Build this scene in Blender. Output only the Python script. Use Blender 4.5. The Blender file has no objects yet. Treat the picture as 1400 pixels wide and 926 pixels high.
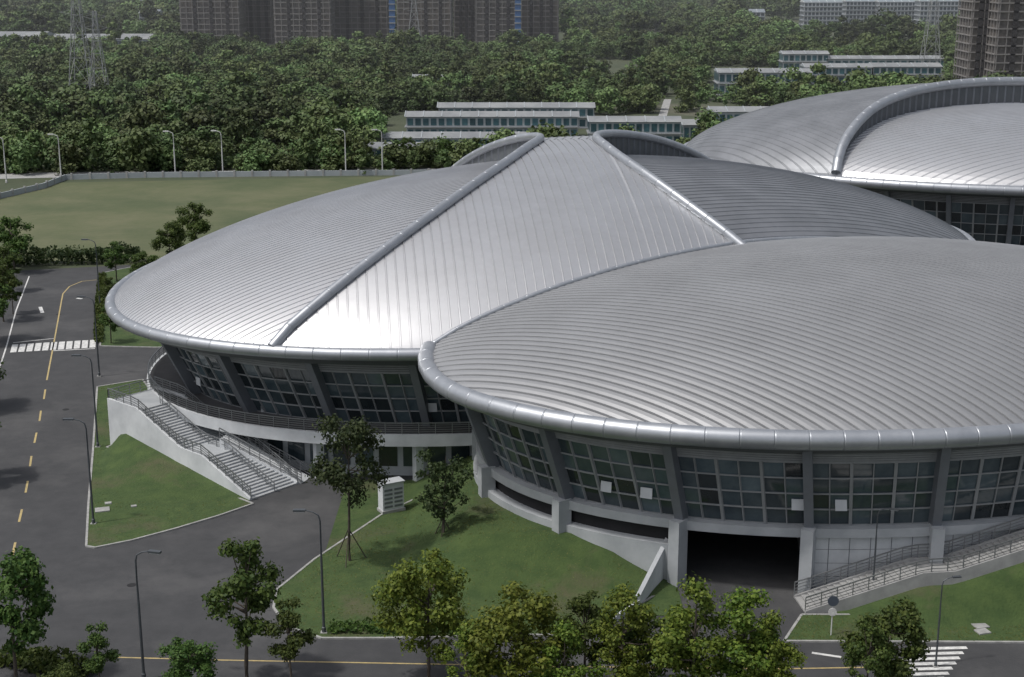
import bpy, math, random
from mathutils import Vector, noise
random.seed(7)
S=bpy.context.scene
F=2000.0; P=math.atan(533/2000.0); CH=50.0
cP,sP=math.cos(P),math.sin(P)
# ---- survey helper: photo-measured bearing -> real position on the horizontal plane z
def G(u,v,z=0.0):
    dx=(u-700)/F; dc=(463-v)/F
    d=(dx,cP+sP*dc,-sP+cP*dc); t=(z-CH)/d[2]
    return (d[0]*t,d[1]*t,z)
def G2(u,v,z=0.0):
    p=G(u,v,z); return (p[0],p[1])

# ---------------- materials ----------------
def nodes(name):
    m=bpy.data.materials.new(name); m.use_nodes=True
    nt=m.node_tree; b=nt.nodes['Principled BSDF']; return m,nt,b
def pbr(name,c1,c2=None,scale=1.0,rough=0.8,metal=0.0,bump=0.0,bscale=None,island=0.0,stretch=(1,1,1),spec=0.5,c3=None,scale3=0.1,t3=(0.5,0.65),rvar=0.0):
    m,nt,b=nodes(name); N=nt.nodes; L=nt.links
    c2=c2 or tuple(x*0.8 for x in c1)
    tc=N.new('ShaderNodeTexCoord'); mp=N.new('ShaderNodeMapping'); mp.inputs['Scale'].default_value=stretch
    L.new(tc.outputs['Object'],mp.inputs['Vector'])
    nz=N.new('ShaderNodeTexNoise'); nz.inputs['Scale'].default_value=scale; nz.inputs['Detail'].default_value=6; nz.inputs['Roughness'].default_value=0.65
    L.new(mp.outputs[0],nz.inputs['Vector'])
    cr=N.new('ShaderNodeValToRGB'); cr.color_ramp.elements[0].position=0.35; cr.color_ramp.elements[1].position=0.65
    cr.color_ramp.elements[0].color=(*c1,1); cr.color_ramp.elements[1].color=(*c2,1)
    L.new(nz.outputs['Fac'],cr.inputs['Fac']); col=cr.outputs['Color']
    if c3:
        n3=N.new('ShaderNodeTexNoise'); n3.inputs['Scale'].default_value=scale3; n3.inputs['Detail'].default_value=7; n3.inputs['Roughness'].default_value=0.68
        L.new(tc.outputs['Object'],n3.inputs['Vector'])
        r3=N.new('ShaderNodeValToRGB'); r3.color_ramp.elements[0].position=t3[0]; r3.color_ramp.elements[1].position=t3[1]
        L.new(n3.outputs['Fac'],r3.inputs['Fac'])
        mx=N.new('ShaderNodeMixRGB'); L.new(r3.outputs['Color'],mx.inputs['Fac']); L.new(col,mx.inputs['Color1']); mx.inputs['Color2'].default_value=(*c3,1)
        col=mx.outputs['Color']
    if island>0:
        g=N.new('ShaderNodeNewGeometry'); mr=N.new('ShaderNodeMapRange')
        mr.inputs['To Min'].default_value=1-island; mr.inputs['To Max'].default_value=1+island
        L.new(g.outputs['Random Per Island'],mr.inputs['Value'])
        h=N.new('ShaderNodeHueSaturation'); L.new(mr.outputs[0],h.inputs['Value']); L.new(col,h.inputs['Color']); col=h.outputs['Color']
    L.new(col,b.inputs['Base Color'])
    b.inputs['Roughness'].default_value=rough; b.inputs['Metallic'].default_value=metal
    b.inputs['Specular IOR Level'].default_value=spec
    if rvar>0:
        mr=N.new('ShaderNodeMapRange'); mr.inputs['From Min'].default_value=.3; mr.inputs['From Max'].default_value=.7
        mr.inputs['To Min'].default_value=rough-rvar; mr.inputs['To Max'].default_value=rough+rvar
        L.new(nz.outputs['Fac'],mr.inputs['Value']); L.new(mr.outputs[0],b.inputs['Roughness'])
    if bump>0:
        nb=N.new('ShaderNodeTexNoise'); nb.inputs['Scale'].default_value=bscale or scale*3; nb.inputs['Detail'].default_value=5
        L.new(tc.outputs['Object'],nb.inputs['Vector'])
        bp=N.new('ShaderNodeBump'); bp.inputs['Strength'].default_value=bump; bp.inputs['Distance'].default_value=0.1
        L.new(nb.outputs['Fac'],bp.inputs['Height']); L.new(bp.outputs[0],b.inputs['Normal'])
    return m
def leafmat(name,c1,c2,var=0.35,trans=.3,stand=False):
    m,nt,b=nodes(name); N=nt.nodes; L=nt.links
    g=N.new('ShaderNodeNewGeometry'); oi=N.new('ShaderNodeObjectInfo')
    cr=N.new('ShaderNodeValToRGB'); cr.color_ramp.elements[0].color=(*c1,1); cr.color_ramp.elements[1].color=(*c2,1)
    L.new(g.outputs['Random Per Island'],cr.inputs['Fac'])
    h=N.new('ShaderNodeHueSaturation'); L.new(cr.outputs['Color'],h.inputs['Color'])
    mr=N.new('ShaderNodeMapRange'); mr.inputs['To Min'].default_value=1-var; mr.inputs['To Max'].default_value=1+var
    L.new(oi.outputs['Random'],mr.inputs['Value']); L.new(mr.outputs[0],h.inputs['Value'])
    m2=N.new('ShaderNodeMapRange'); m2.inputs['To Min'].default_value=0.47; m2.inputs['To Max'].default_value=0.52
    L.new(oi.outputs['Random'],m2.inputs['Value']); L.new(m2.outputs[0],h.inputs['Hue'])
    col=h.outputs['Color']
    if stand: # different species stands in the forest
        nz=N.new('ShaderNodeTexNoise'); nz.inputs['Scale'].default_value=.018; nz.inputs['Detail'].default_value=3; L.new(oi.outputs['Location'],nz.inputs['Vector'])
        m3=N.new('ShaderNodeMapRange'); m3.inputs['From Min'].default_value=.35; m3.inputs['From Max'].default_value=.65; m3.inputs['To Min'].default_value=.6; m3.inputs['To Max'].default_value=1.6
        L.new(nz.outputs['Fac'],m3.inputs['Value'])
        h2=N.new('ShaderNodeHueSaturation'); L.new(m3.outputs[0],h2.inputs['Value']); L.new(col,h2.inputs['Color']); col=h2.outputs['Color']
    L.new(col,b.inputs['Base Color']); b.inputs['Roughness'].default_value=0.6
    b.inputs['Specular IOR Level'].default_value=0.25
    if trans>0:
        tr=N.new('ShaderNodeBsdfTranslucent'); L.new(col,tr.inputs['Color'])
        mx=N.new('ShaderNodeMixShader'); mx.inputs['Fac'].default_value=trans
        L.new(b.outputs[0],mx.inputs[1]); L.new(tr.outputs[0],mx.inputs[2])
        L.new(mx.outputs[0],N['Material Output'].inputs['Surface'])
    return m
M={}
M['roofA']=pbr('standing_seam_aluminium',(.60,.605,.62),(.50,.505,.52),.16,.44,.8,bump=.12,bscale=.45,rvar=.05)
M['roofAe']=pbr('standing_seam_aluminium_darker',(.27,.28,.30),(.21,.22,.235),.2,.5,.6,bump=.06,bscale=.5)  # darker, less metallic aluminium for the east shell and Hall C strip
M['roofB']=pbr('ribbed_zinc_roof',(.36,.365,.375),(.29,.295,.305),.12,.52,.6,bump=.08,bscale=.5,rvar=.05)
M['rim']=pbr('rim_aluminium',(.42,.44,.47),(.35,.37,.40),.6,.42,.65)
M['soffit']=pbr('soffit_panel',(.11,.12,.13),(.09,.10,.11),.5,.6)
M['glass']=pbr('window_glass',(.032,.050,.062),(.072,.095,.105),.35,.08,0,island=.75,spec=.8)
M['frame']=pbr('window_frame',(.29,.30,.31),(.24,.25,.26),1,.5,.1)
M['col']=pbr('column_cladding',(.19,.205,.23),(.16,.17,.19),.5,.5,.3)
M['white']=pbr('white_stone_panel',(.60,.62,.64),(.46,.48,.50),.35,.7)
M['white2']=pbr('grey_stone_panel',(.42,.44,.46),(.33,.35,.37),.4,.7)
M['conc']=pbr('concrete',(.36,.36,.355),(.27,.27,.27),.7,.85,bump=.2)
M['deck']=pbr('deck_paving',(.10,.10,.105),(.08,.08,.085),.7,.85)
M['rail']=pbr('railing_steel',(.27,.28,.29),(.22,.23,.24),1,.4,.6)
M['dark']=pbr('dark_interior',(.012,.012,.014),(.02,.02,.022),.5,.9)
M['asphalt']=pbr('asphalt',(.054,.055,.058),(.041,.042,.045),.5,.9,bump=.2,bscale=8,c3=(.074,.074,.076),scale3=.08)
M['paint']=pbr('white_road_paint',(.72,.72,.70),(.42,.42,.42),2.5,.7)
M['yellow']=pbr('yellow_road_paint',(.50,.38,.16),(.32,.26,.13),2.5,.7)
M['kerb']=pbr('kerb_stone',(.36,.36,.35),(.24,.24,.235),1.5,.85)
M['lawn']=pbr('lawn_grass',(.032,.060,.015),(.055,.088,.023),.6,.95,bump=1,bscale=5,c3=(.080,.078,.040),scale3=.13,t3=(.52,.68))
M['field']=pbr('field_grass',(.085,.100,.045),(.118,.122,.065),.10,.95,bump=1,bscale=.7,c3=(.060,.080,.034),scale3=.03,t3=(.45,.65))
M['earth']=pbr('scrub_ground',(.045,.06,.03),(.07,.08,.045),.05,.95,c3=(.14,.13,.10),scale3=.006,t3=(.56,.66))
M['bark']=pbr('bark',(.06,.05,.04),(.09,.075,.06),2,.9)
M['leafN']=leafmat('leaves_bright',(.05,.095,.012),(.17,.22,.035),.15)
M['leafM']=leafmat('leaves_green',(.03,.065,.014),(.09,.135,.03),.2)
M['leafD']=leafmat('leaves_dark',(.024,.045,.018),(.06,.085,.03),.2)
M['leafF']=leafmat('forest_leaves',(.050,.082,.028),(.092,.128,.044),.35,0,stand=True)
M['tuft']=leafmat('grass_blades',(.055,.088,.022),(.10,.125,.038),.1,.3)
M['lamp']=pbr('lamp_paint',(.10,.11,.12),(.08,.09,.10),2,.5,.4)
M['lampw']=pbr('lamp_galvanised',(.62,.62,.62),(.55,.55,.55),2,.5,.0)
M['prewall']=pbr('prefab_wall',(.36,.39,.41),(.30,.33,.35),.3,.7)
M['preroof']=pbr('prefab_roof',(.28,.29,.295),(.18,.19,.20),.12,.6)
M['tealwin']=pbr('teal_window',(.05,.12,.14),(.03,.07,.09),.6,.3,island=.4)
M['net']=pbr('scaffold_netting',(.125,.114,.108),(.09,.084,.082),.15,.9,c3=(.17,.148,.13),scale3=.06)
M['slab']=pbr('scaffold_frame',(.23,.218,.21),(.18,.172,.17),.3,.9)
M['netd']=pbr('scaffold_netting_dark',(.045,.042,.044),(.03,.028,.03),.3,.9)
M['blue']=pbr('blue_hoist',(.04,.12,.30),(.03,.10,.25),.5,.6)
M['apt']=pbr('apartment_wall',(.52,.54,.56),(.44,.46,.48),.1,.8)
M['aptroof']=pbr('apartment_roof',(.22,.25,.28),(.18,.21,.24),.1,.8)
M['sky_win']=pbr('far_window',(.09,.11,.13),(.06,.08,.10),.5,.4)
M['steel']=pbr('pylon_steel',(.30,.31,.32),(.26,.27,.28),1,.6,.1)
M['signblue']=pbr('sign_back',(.10,.12,.15),(.08,.1,.13),1,.5,.3)

# ---------------- mesh builder ----------------
class MB:
    def __init__(s): s.v=[];s.f=[];s.m=[];s.mats=[]
    def mi(s,k):
        if k not in s.mats: s.mats.append(k)
        return s.mats.index(k)
    def face(s,pts,k):
        n=len(s.v); s.v+= [tuple(p) for p in pts]; s.f.append(tuple(range(n,n+len(pts)))); s.m.append(s.mi(k))
    def hexa(s,c,k):
        n=len(s.v); s.v+=[tuple(p) for p in c]; i=s.mi(k)
        for q in ((3,2,1,0),(4,5,6,7),(0,1,5,4),(1,2,6,5),(2,3,7,6),(3,0,4,7)):
            s.f.append(tuple(n+j for j in q)); s.m.append(i)
    def box(s,cx,cy,z0,z1,lx,ly,ang,k):
        c,sn=math.cos(ang),math.sin(ang); o=[]
        for z in (z0,z1):
            for a,b in ((-1,-1),(1,-1),(1,1),(-1,1)):
                X,Y=a*lx/2,b*ly/2; o.append((cx+X*c-Y*sn,cy+X*sn+Y*c,z))
        s.hexa(o,k)
    def beam(s,p,q,w,h,k,up=Vector((0,0,1))):
        p=Vector(p);q=Vector(q);d=(q-p)
        if d.length<1e-6: return
        d.normalize(); r=d.cross(up)
        if r.length<1e-3: r=d.cross(Vector((1,0,0)))
        r.normalize(); u=r.cross(d)
        o=[]
        for b in (p,q):
            for a,c in ((-1,-1),(1,-1),(1,1),(-1,1)): o.append(b+r*(a*w/2)+u*(c*h/2))
        s.hexa(o,k)
    def sweep(s,pts,rad,n,k,cap=True):
        i=s.mi(k); rings=[]; N=len(pts); pv=[Vector(p) for p in pts]
        for j in range(N):
            d=(pv[min(j+1,N-1)]-pv[max(j-1,0)]).normalized()
            r=d.cross(Vector((0,0,1)))
            if r.length<1e-3: r=Vector((1,0,0))
            r.normalize(); u=r.cross(d); R=rad[j] if hasattr(rad,'__len__') else rad
            b=len(s.v)
            for t in range(n):
                a=2*math.pi*t/n; s.v.append(tuple(pv[j]+r*(math.cos(a)*R)+u*(math.sin(a)*R)))
            rings.append(b)
        for j in range(N-1):
            for t in range(n):
                s.f.append((rings[j]+t,rings[j]+(t+1)%n,rings[j+1]+(t+1)%n,rings[j+1]+t)); s.m.append(i)
        if cap:
            s.f.append(tuple(rings[0]+t for t in range(n))); s.m.append(i)
            s.f.append(tuple(rings[-1]+t for t in reversed(range(n)))); s.m.append(i)
    def obj(s,name,parent=None,smooth=False,coll=None):
        me=bpy.data.meshes.new(name); me.from_pydata(s.v,[],s.f)
        for k in s.mats: me.materials.append(M[k])
        me.polygons.foreach_set('material_index',s.m)
        if smooth: me.polygons.foreach_set('use_smooth',[True]*len(s.f))
        me.update()
        o=bpy.data.objects.new(name,me); (coll or S.collection).objects.link(o)
        if parent: o.parent=parent
        return o
def empty(name,loc=(0,0,0)):
    e=bpy.data.objects.new(name,None); e.empty_display_size=1; S.collection.objects.link(e); e.location=loc; return e
def catmull(pts,n=8):
    out=[];L=len(pts)
    for i in range(L-1):
        p0=Vector(pts[max(i-1,0)]);p1=Vector(pts[i]);p2=Vector(pts[i+1]);p3=Vector(pts[min(i+2,L-1)])
        for j in range(n):
            t=j/n; out.append(.5*((2*p1)+(p2-p0)*t+(2*p0-5*p1+4*p2-p3)*t*t+(3*p1-p0-3*p2+p3)*t**3))
    out.append(Vector(pts[-1])); return out
def resample(pts,step):
    out=[Vector(pts[0])];acc=0
    for a,b in zip(pts[:-1],pts[1:]):
        a=Vector(a);b=Vector(b);l=(b-a).length
        if l<1e-9: continue
        while acc+l>=step:
            t=(step-acc)/l; a=a.lerp(b,t); out.append(a.copy()); l=(b-a).length; acc=0
        acc+=l
    out.append(Vector(pts[-1])); return out

# ---------------- halls ----------------
class Hall: pass
def mk(cx,cy,a,b,rot,z0,rise,drop,K,pw):
    h=Hall(); h.cx,h.cy,h.a,h.b,h.r=cx,cy,a,b,math.radians(rot); h.z0,h.rise,h.drop,h.K,h.pw=z0,rise,drop,K,pw; return h
def loc(h,x,y):
    c,s=math.cos(h.r),math.sin(h.r); X,Y=x-h.cx,y-h.cy; return X*c+Y*s,-X*s+Y*c
def r2(h,x,y):
    s,t=loc(h,x,y); return (s/h.a)**2+(t/h.b)**2
def zroof(h,x,y,shell):
    s,t=loc(h,x,y); q=min(1,(s/h.a)**2+(t/h.b)**2)
    return h.z0+h.K*max(0,t/h.b+.3)**2/1.69+(h.rise-(h.drop if shell else 0))*(1-q)**h.pw
def hit(h,u,v):
    dx=(u-700)/F; dc=(463-v)/F; d=Vector((dx,cP+sP*dc,-sP+cP*dc)); t=100.0
    while t<300:
        p=Vector((0,0,CH))+d*t
        if r2(h,p.x,p.y)<1 and p.z<=zroof(h,p.x,p.y,False): return (p.y,p.x)
        t+=.1
    return None
def ell(h,th,a=None,b=None,z=None,ox=0,oy=0):
    a=a or h.a;b=b or h.b
    X,Y=a*math.cos(th),b*math.sin(th); c,s=math.cos(h.r),math.sin(h.r)
    x,y=h.cx+ox+X*c-Y*s,h.cy+oy+X*s+Y*c
    return Vector((x,y,zroof(h,x,y,True) if z is None else z))
def ribbed(h,inside,phi,spacing,prof,shell,k,name,parent,N=48):
    c,s=math.cos(phi),math.sin(phi); mb=MB(); ki=mb.mi(k)
    R=max(h.a,h.b)*1.02; nq=int(2*R/spacing); prev=None
    def ins(p,q):
        x=h.cx+p*c-q*s; y=h.cy+p*s+q*c; return inside(x,y)
    for i in range(nq+1):
        for fr,dz in prof:
            q=-R+(i+fr)*spacing
            best=None;st=None;n=200
            for j in range(n+2):
                p=-R+2*R*j/n; I=(j<=n) and ins(p,q)
                if I and st is None: st=p
                if not I and st is not None:
                    en=p-2*R/n
                    if best is None or en-st>best[1]-best[0]: best=(st,en)
                    st=None
            if best is None: prev=None; continue
            lo,hi=best; d=2*R/n
            a0,a1=lo-d,lo
            for _ in range(10):
                m=(a0+a1)/2
                if ins(m,q): a1=m
                else: a0=m
            b0,b1=hi,hi+d
            for _ in range(10):
                m=(b0+b1)/2
                if ins(m,q): b0=m
                else: b1=m
            lo,hi=a1,b0
            if prev is not None and (abs(lo-plo)>14 or abs(hi-phi_)>14): prev=None
            plo,phi_=lo,hi
            base=len(mb.v)
            for j in range(N+1):
                p=lo+(hi-lo)*j/N; x=h.cx+p*c-q*s; y=h.cy+p*s+q*c
                mb.v.append((x,y,zroof(h,x,y,shell)+dz))
            if prev is not None:
                for j in range(N):
                    mb.f.append((prev+j,prev+j+1,base+j+1,base+j)); mb.m.append(ki)
            prev=base
    return mb.obj(name,parent)
def tube(pts,R,name,parent,k='rim',joint=2.6,n=18):
    mb=MB(); P0=resample(pts,joint); P2=[];rad=[]
    for i in range(len(P0)-1):
        a,b=P0[i],P0[i+1]
        l=(b-a).length
        if l<.6: continue
        for o,rr in ((0,.965),(.025,.965),(.03,1),(.08,1)): P2.append(a+(b-a)*(o/l)); rad.append(R*rr)
        for o,rr in ((.08,1),(.03,1),(.025,.965)): P2.append(b-(b-a)*(o/l)); rad.append(R*rr)
    P2.append(P0[-1]); rad.append(R*.965)
    mb.sweep(P2,rad,n,k); return mb.obj(name,parent,True)
def arcthetas(h,a,b,anchor,spacing,back,fwd):
    ax,ay=anchor; best=min(range(7200),key=lambda i:(ell(h,i*math.pi/3600,a,b,0)-Vector((ax,ay,0))).length)
    out=[best*math.pi/3600]
    for sgn,cnt in ((-1,back),(1,fwd)):
        th=best*math.pi/3600; lst=[]
        for _ in range(cnt):
            acc=0
            while acc<spacing:
                d=(ell(h,th,a,b,0)-ell(h,th+sgn*.002,a,b,0)).length; acc+=d; th+=sgn*.002
            lst.append(th)
        out = list(reversed(lst))+out if sgn==-1 else out+lst
    return out
def facade(h,parent,foot,top,z0,z1,ths,panes,rows,lou):
    fr=MB(); gl=MB(); lo=MB(); co=MB()
    def pt(th,f,off=0):
        p=ell(h,th,foot[0]+off,foot[1]+off,z0); q=ell(h,th,top[0]+off,top[1]+off,z1); return p.lerp(q,f)
    for i in range(len(ths)-1):
        t0,t1=ths[i],ths[i+1]
        L=1-lou
        for c in range(panes):
            ta=t0+(t1-t0)*c/panes; tb=t0+(t1-t0)*(c+1)/panes
            wide=.26 if c%2==0 else .09
            fr.beam(pt(ta,0,.05),pt(ta,L,.05),wide,.2,'frame')
            for r in range(rows):
                f0=L*r/rows; f1=L*(r+1)/rows
                j=random.uniform(-.03,.03);j2=random.uniform(-.03,.03)
                gl.face([pt(ta,f0,j),pt(tb,f0,j2),pt(tb,f1,j2),pt(ta,f1,j)],'glass')
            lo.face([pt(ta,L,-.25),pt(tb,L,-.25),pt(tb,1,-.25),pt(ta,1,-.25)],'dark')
            for r in range(7):
                f=L+(1-L)*(r+.3)/7
                lo.beam(pt(ta,f,.08),pt(tb,f,.08),.08,.16,'frame')
            if random.random()<.07:
                f0=L*1/rows*1.05; f1=L*1/rows*1.65; tm=(ta*.75+tb*.25); tn=(ta*.2+tb*.8)
                fr.hexa([pt(tm,f0,.5),pt(tn,f0,.5),pt(tn,f0,.55),pt(tm,f0,.55),pt(tm,f1,.1),pt(tn,f1,.1),pt(tn,f1,.15),pt(tm,f1,.15)],'white')
        for r in range(rows+1):
            f=L*r/rows
            for c in range(4):
                ta=t0+(t1-t0)*c/4; tb=t0+(t1-t0)*(c+1)/4
                fr.beam(pt(ta,f,.06),pt(tb,f,.06),.16,.12,'frame')
    for t in ths:
        co.beam(pt(t,-.02,.45),pt(t,1.02,.45),.75,1.1,'col',up=(pt(t,0,1)-pt(t,0,0)).normalized())
    fr.obj('window_frames',parent);gl.obj('glazing',parent);lo.obj('louvres',parent);co.obj('columns',parent)
def ringloft(h,parent,name,specs,k,t0=0,t1=2*math.pi,n=160):
    mb=MB(); ki=mb.mi(k)
    for (a,b,z) in specs:
        for i in range(n+1):
            th=t0+(t1-t0)*i/n; mb.v.append(tuple(ell(h,th,a,b,z)))
    for j in range(len(specs)-1):
        for i in range(n):
            A=j*(n+1)+i; mb.f.append((A,A+1,A+n+2,A+n+1)); mb.m.append(ki)
    return mb.obj(name,parent)
def railing(mb,pts,h=1.1,step=1.5,rails=4,k='rail'):
    pts=resample(pts,step)
    for p in pts: mb.beam(p,p+Vector((0,0,h)),.07,.07,k)
    for a,b in zip(pts[:-1],pts[1:]):
        for r in range(rails):
            z=h*(r+1)/rails; w=.09 if r==rails-1 else .045
            mb.beam(a+Vector((0,0,z)),b+Vector((0,0,z)),w,w,k)
def rimpts(h,n=240):
    return [ell(h,2*math.pi*i/n) for i in range(n+1)]
def lookup(tab,v):
    if v<=tab[0][0]: return tab[0][1]+(v-tab[0][0])*(tab[1][1]-tab[0][1])/(tab[1][0]-tab[0][0])
    for (a,b),(c,d) in zip(tab[:-1],tab[1:]):
        if v<=c: return b+(d-b)*(v-a)/(c-a)
    (a,b),(c,d)=tab[-2:]; return d+(v-c)*(d-b)/(c-a)

PROF_THIN=[(0,0),(.03,.08),(.08,.08),(.11,-.07),(.18,-.07),(.2,0),(.6,0)]
PROF_RIB=[(0,0),(.03,-.18),(.23,-.18),(.26,0),(.6,.03)]
def sub(tab):
    c=catmull([Vector((a,b,0)) for a,b in tab],12); return [(p.x,p.y) for p in c]

A=mk(8,172,55.6,35.2,31,13.7,14.3,2.6,1.5,.8)
B=mk(35.2,135.5,44,28,16,13.7,8.0,0,2.5,.8)
def curve(h,pix,rear):
    f=[hit(h,u,v) for u,v in pix]; f=[q for q in f if q]; f.sort()
    g=[f[0]]
    for q in f[1:]:
        if q[0]-g[-1][0]>2.0: g.append(q)
    (y0,x0),(y1,x1)=g[0],g[1]; m=(x1-x0)/(y1-y0)
    g=[(y0-10,x0-10*m),(y0-5,x0-5*m)]+g
    rear=[r for r in rear if r[0]>g[-1][0]+3]
    return sub(g+rear)
X1=curve(A,[(385,463),(440,414),(500,366),(560,320),(620,276),(680,234),(715,209)],[(174.5,3.4),(182,1),(194,-7),(216,-22)])
X2=curve(A,[(1012,338),(975,309),(940,283),(900,254),(860,226),(835,208)],[(174.5,10),(182,12.5),(194,20),(216,36)])
def zA(x,y):
    if r2(A,x,y)>1: return -99
    return zroof(A,x,y,not(lookup(X1,y)<x<lookup(X2,y)))
def zB(x,y):
    return zroof(B,x,y,True) if r2(B,x,y)<1 else -99
def freeA(x,y): return zB(x,y)<zA(x,y)+1.2
def freeB(x,y): return zA(x,y)<zB(x,y)+.5
# --- Hall A
hallA=empty('domed_sports_hall')
ribbed(A,lambda x,y:r2(A,x,y)<1 and x<lookup(X1,y) and freeA(x,y),math.radians(22),.62,PROF_THIN,True,'roofA','roof_shell_west',hallA)
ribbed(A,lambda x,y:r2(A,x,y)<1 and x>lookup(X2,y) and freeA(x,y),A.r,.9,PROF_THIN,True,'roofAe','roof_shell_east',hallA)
ribbed(A,lambda x,y:r2(A,x,y)<1 and lookup(X1,y)<x<lookup(X2,y) and y<174.5 and freeA(x,y),math.radians(97),.95,PROF_THIN,False,'roofA','roof_strip_front',hallA)
ribbed(A,lambda x,y:r2(A,x,y)<1 and lookup(X1,y)<x<lookup(X2,y) and y>=174.5,math.radians(83),.95,PROF_THIN,False,'roofA','roof_strip_rear',hallA)
def ridge(h,tab,parent,name,R=.5,swap=False):
    pts=[];lowp=[]
    for y,x in tab:
        if swap: x,y=y,x
        if r2(h,x,y)>1.0: continue
        if h is A and zB(x,y)>zroof(A,x,y,False)+1.0: continue
        pts.append(Vector((x,y,zroof(h,x,y,False)+.3))); lowp.append(Vector((x,y,zroof(h,x,y,True)-.2)))
    tube(pts,R,name,parent)
    mb=MB()
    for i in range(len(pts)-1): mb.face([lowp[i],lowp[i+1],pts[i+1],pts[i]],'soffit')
    for p in resample(pts,1.6):
        if zroof(h,p.x,p.y,False)-zroof(h,p.x,p.y,True)>.5: mb.beam((p.x,p.y,zroof(h,p.x,p.y,True)-.1),(p.x,p.y,p.z),.2,.35,'col')
    mb.obj(name+'_clerestory',parent)
ridge(A,X1,hallA,'ridge_tube_west'); ridge(A,X2,hallA,'ridge_tube_east')
rp_=[p for p in rimpts(A,480)]
seg=[]; vis=[(zB(p.x,p.y)<-50) for p in rp_]
st_=next(i for i in range(len(vis)) if vis[i] and not vis[i-1])
for i in range(len(rp_)):
    j=(st_+i)%480
    if not vis[j]: break
    seg.append(rp_[j])
tube(seg,.6,'eave_rim',hallA)
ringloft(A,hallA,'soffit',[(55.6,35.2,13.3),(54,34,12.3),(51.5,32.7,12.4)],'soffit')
FA=(48.0,30.6)
thA=arcthetas(A,FA[0],FA[1],G2(455,580,5.2),9.2,5,10)
facade(A,hallA,FA,(51.5,32.7),5.2,12.5,thA,6,4,.22)
DA,DB=52.0,33.5
ringloft(A,hallA,'podium_deck',[(FA[0]-.2,FA[1]-.2,5.2),(DA,DB,5.2)],'deck')
ringloft(A,hallA,'podium_fascia',[(DA,DB,5.204),(DA+.3,DB+.3,5.204),(DA+.3,DB+.3,4.0),(DA-1,DB-1,4.0),(FA[0]+1,FA[1]+1,4.0)],'white')
mb=MB(); railing(mb,[ell(A,th*math.pi/360,DA+.1,DB+.1,5.21) for th in range(280,600,2)],1.1,1.6,5); mb.obj('deck_railing',hallA)
ringloft(A,hallA,'ground_floor_wall',[(FA[0]+1,FA[1]+.5,4.0),(FA[0]+1,FA[1]+.5,0)],'white2')
mb=MB()
for i in range(len(thA)-1):
    for c in range(4):
        a_=thA[i]+(thA[i+1]-thA[i])*(c+.12)/4; b_=thA[i]+(thA[i+1]-thA[i])*(c+.88)/4
        p=[ell(A,a_,FA[0]+1.06,FA[1]+.56,z) for z in (1.0,3.3)]; q=[ell(A,b_,FA[0]+1.06,FA[1]+.56,z) for z in (1.0,3.3)]
        mb.face([p[0],q[0],q[1],p[1]],'glass')
    p=ell(A,thA[i],DA-1,DB-1,0); mb.box(p.x,p.y,0,4.0,.8,.8,A.r,'white')
mb.obj('ground_floor_windows',hallA)
mb=MB()
for i,(u,v) in enumerate(((360,566),(375,567),(392,569),(406,571))):
    p=G(u,v+2,5.2); mb.box(p[0],p[1]+1.5,5.21,7.0,1.0,.8,.3,'white'); mb.box(p[0],p[1]+1.5,7.0,7.1,1.1,.9,.3,'conc'); mb.box(p[0]-.1,p[1]+1.0,5.6,6.7,.6,.1,.3,'frame')
mb.obj('air_handling_units',hallA)

# --- Hall B
hallB=empty('domed_sports_hall')
ribbed(B,lambda x,y:r2(B,x,y)<1 and freeB(x,y),math.radians(-36),.78,PROF_RIB,True,'roofB','roof_shell',hallB,N=60)
rb=rimpts(B,480); vis=[(zA(p.x,p.y)<p.z+.3) for p in rb]
st_=next(i for i in range(480) if vis[i] and not vis[i-1]); seg=[]
for i in range(480):
    j=(st_+i)%480
    if not vis[j]: break
    seg.append(rb[j])
tube(seg,.8,'eave_rim',hallB)
vp=[]
for i in range(720):
    th=i*math.pi/360
    lo_,hi_=0.0,.999
    e=ell(B,th,B.a*hi_,B.b*hi_,0)
    if zA(e.x,e.y)<zB(e.x,e.y): vp.append(None); continue
    for _ in range(24):
        m=(lo_+hi_)/2; e=ell(B,th,max(.001,B.a*m),max(.001,B.b*m),0)
        if zA(e.x,e.y)<zB(e.x,e.y): lo_=m
        else: hi_=m
    e=ell(B,th,B.a*lo_,B.b*lo_,0); vp.append(Vector((e.x,e.y,zB(e.x,e.y)+.12)))
st_=next(i for i in range(720) if vp[i] is not None and vp[i-1] is None); sg=[]
for i in range(720):
    q=vp[(st_+i)%720]
    if q is None: break
    sg.append(q)
tube(sg,.26,'valley_gutter',hallB)
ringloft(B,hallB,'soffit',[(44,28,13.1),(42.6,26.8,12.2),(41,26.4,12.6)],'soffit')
anc=G2(1108,722,5.5)
thB=arcthetas(B,38.5,25,anc,10,7,8)
facade(B,hallB,(38.5,25),(41,26.4),5.5,12.6,thB,6,4,.2)
ai=min(range(len(thB)),key=lambda i:(ell(B,thB[i],38.5,25,0)-Vector((anc[0],anc[1],0))).length)
base=MB()
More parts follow.
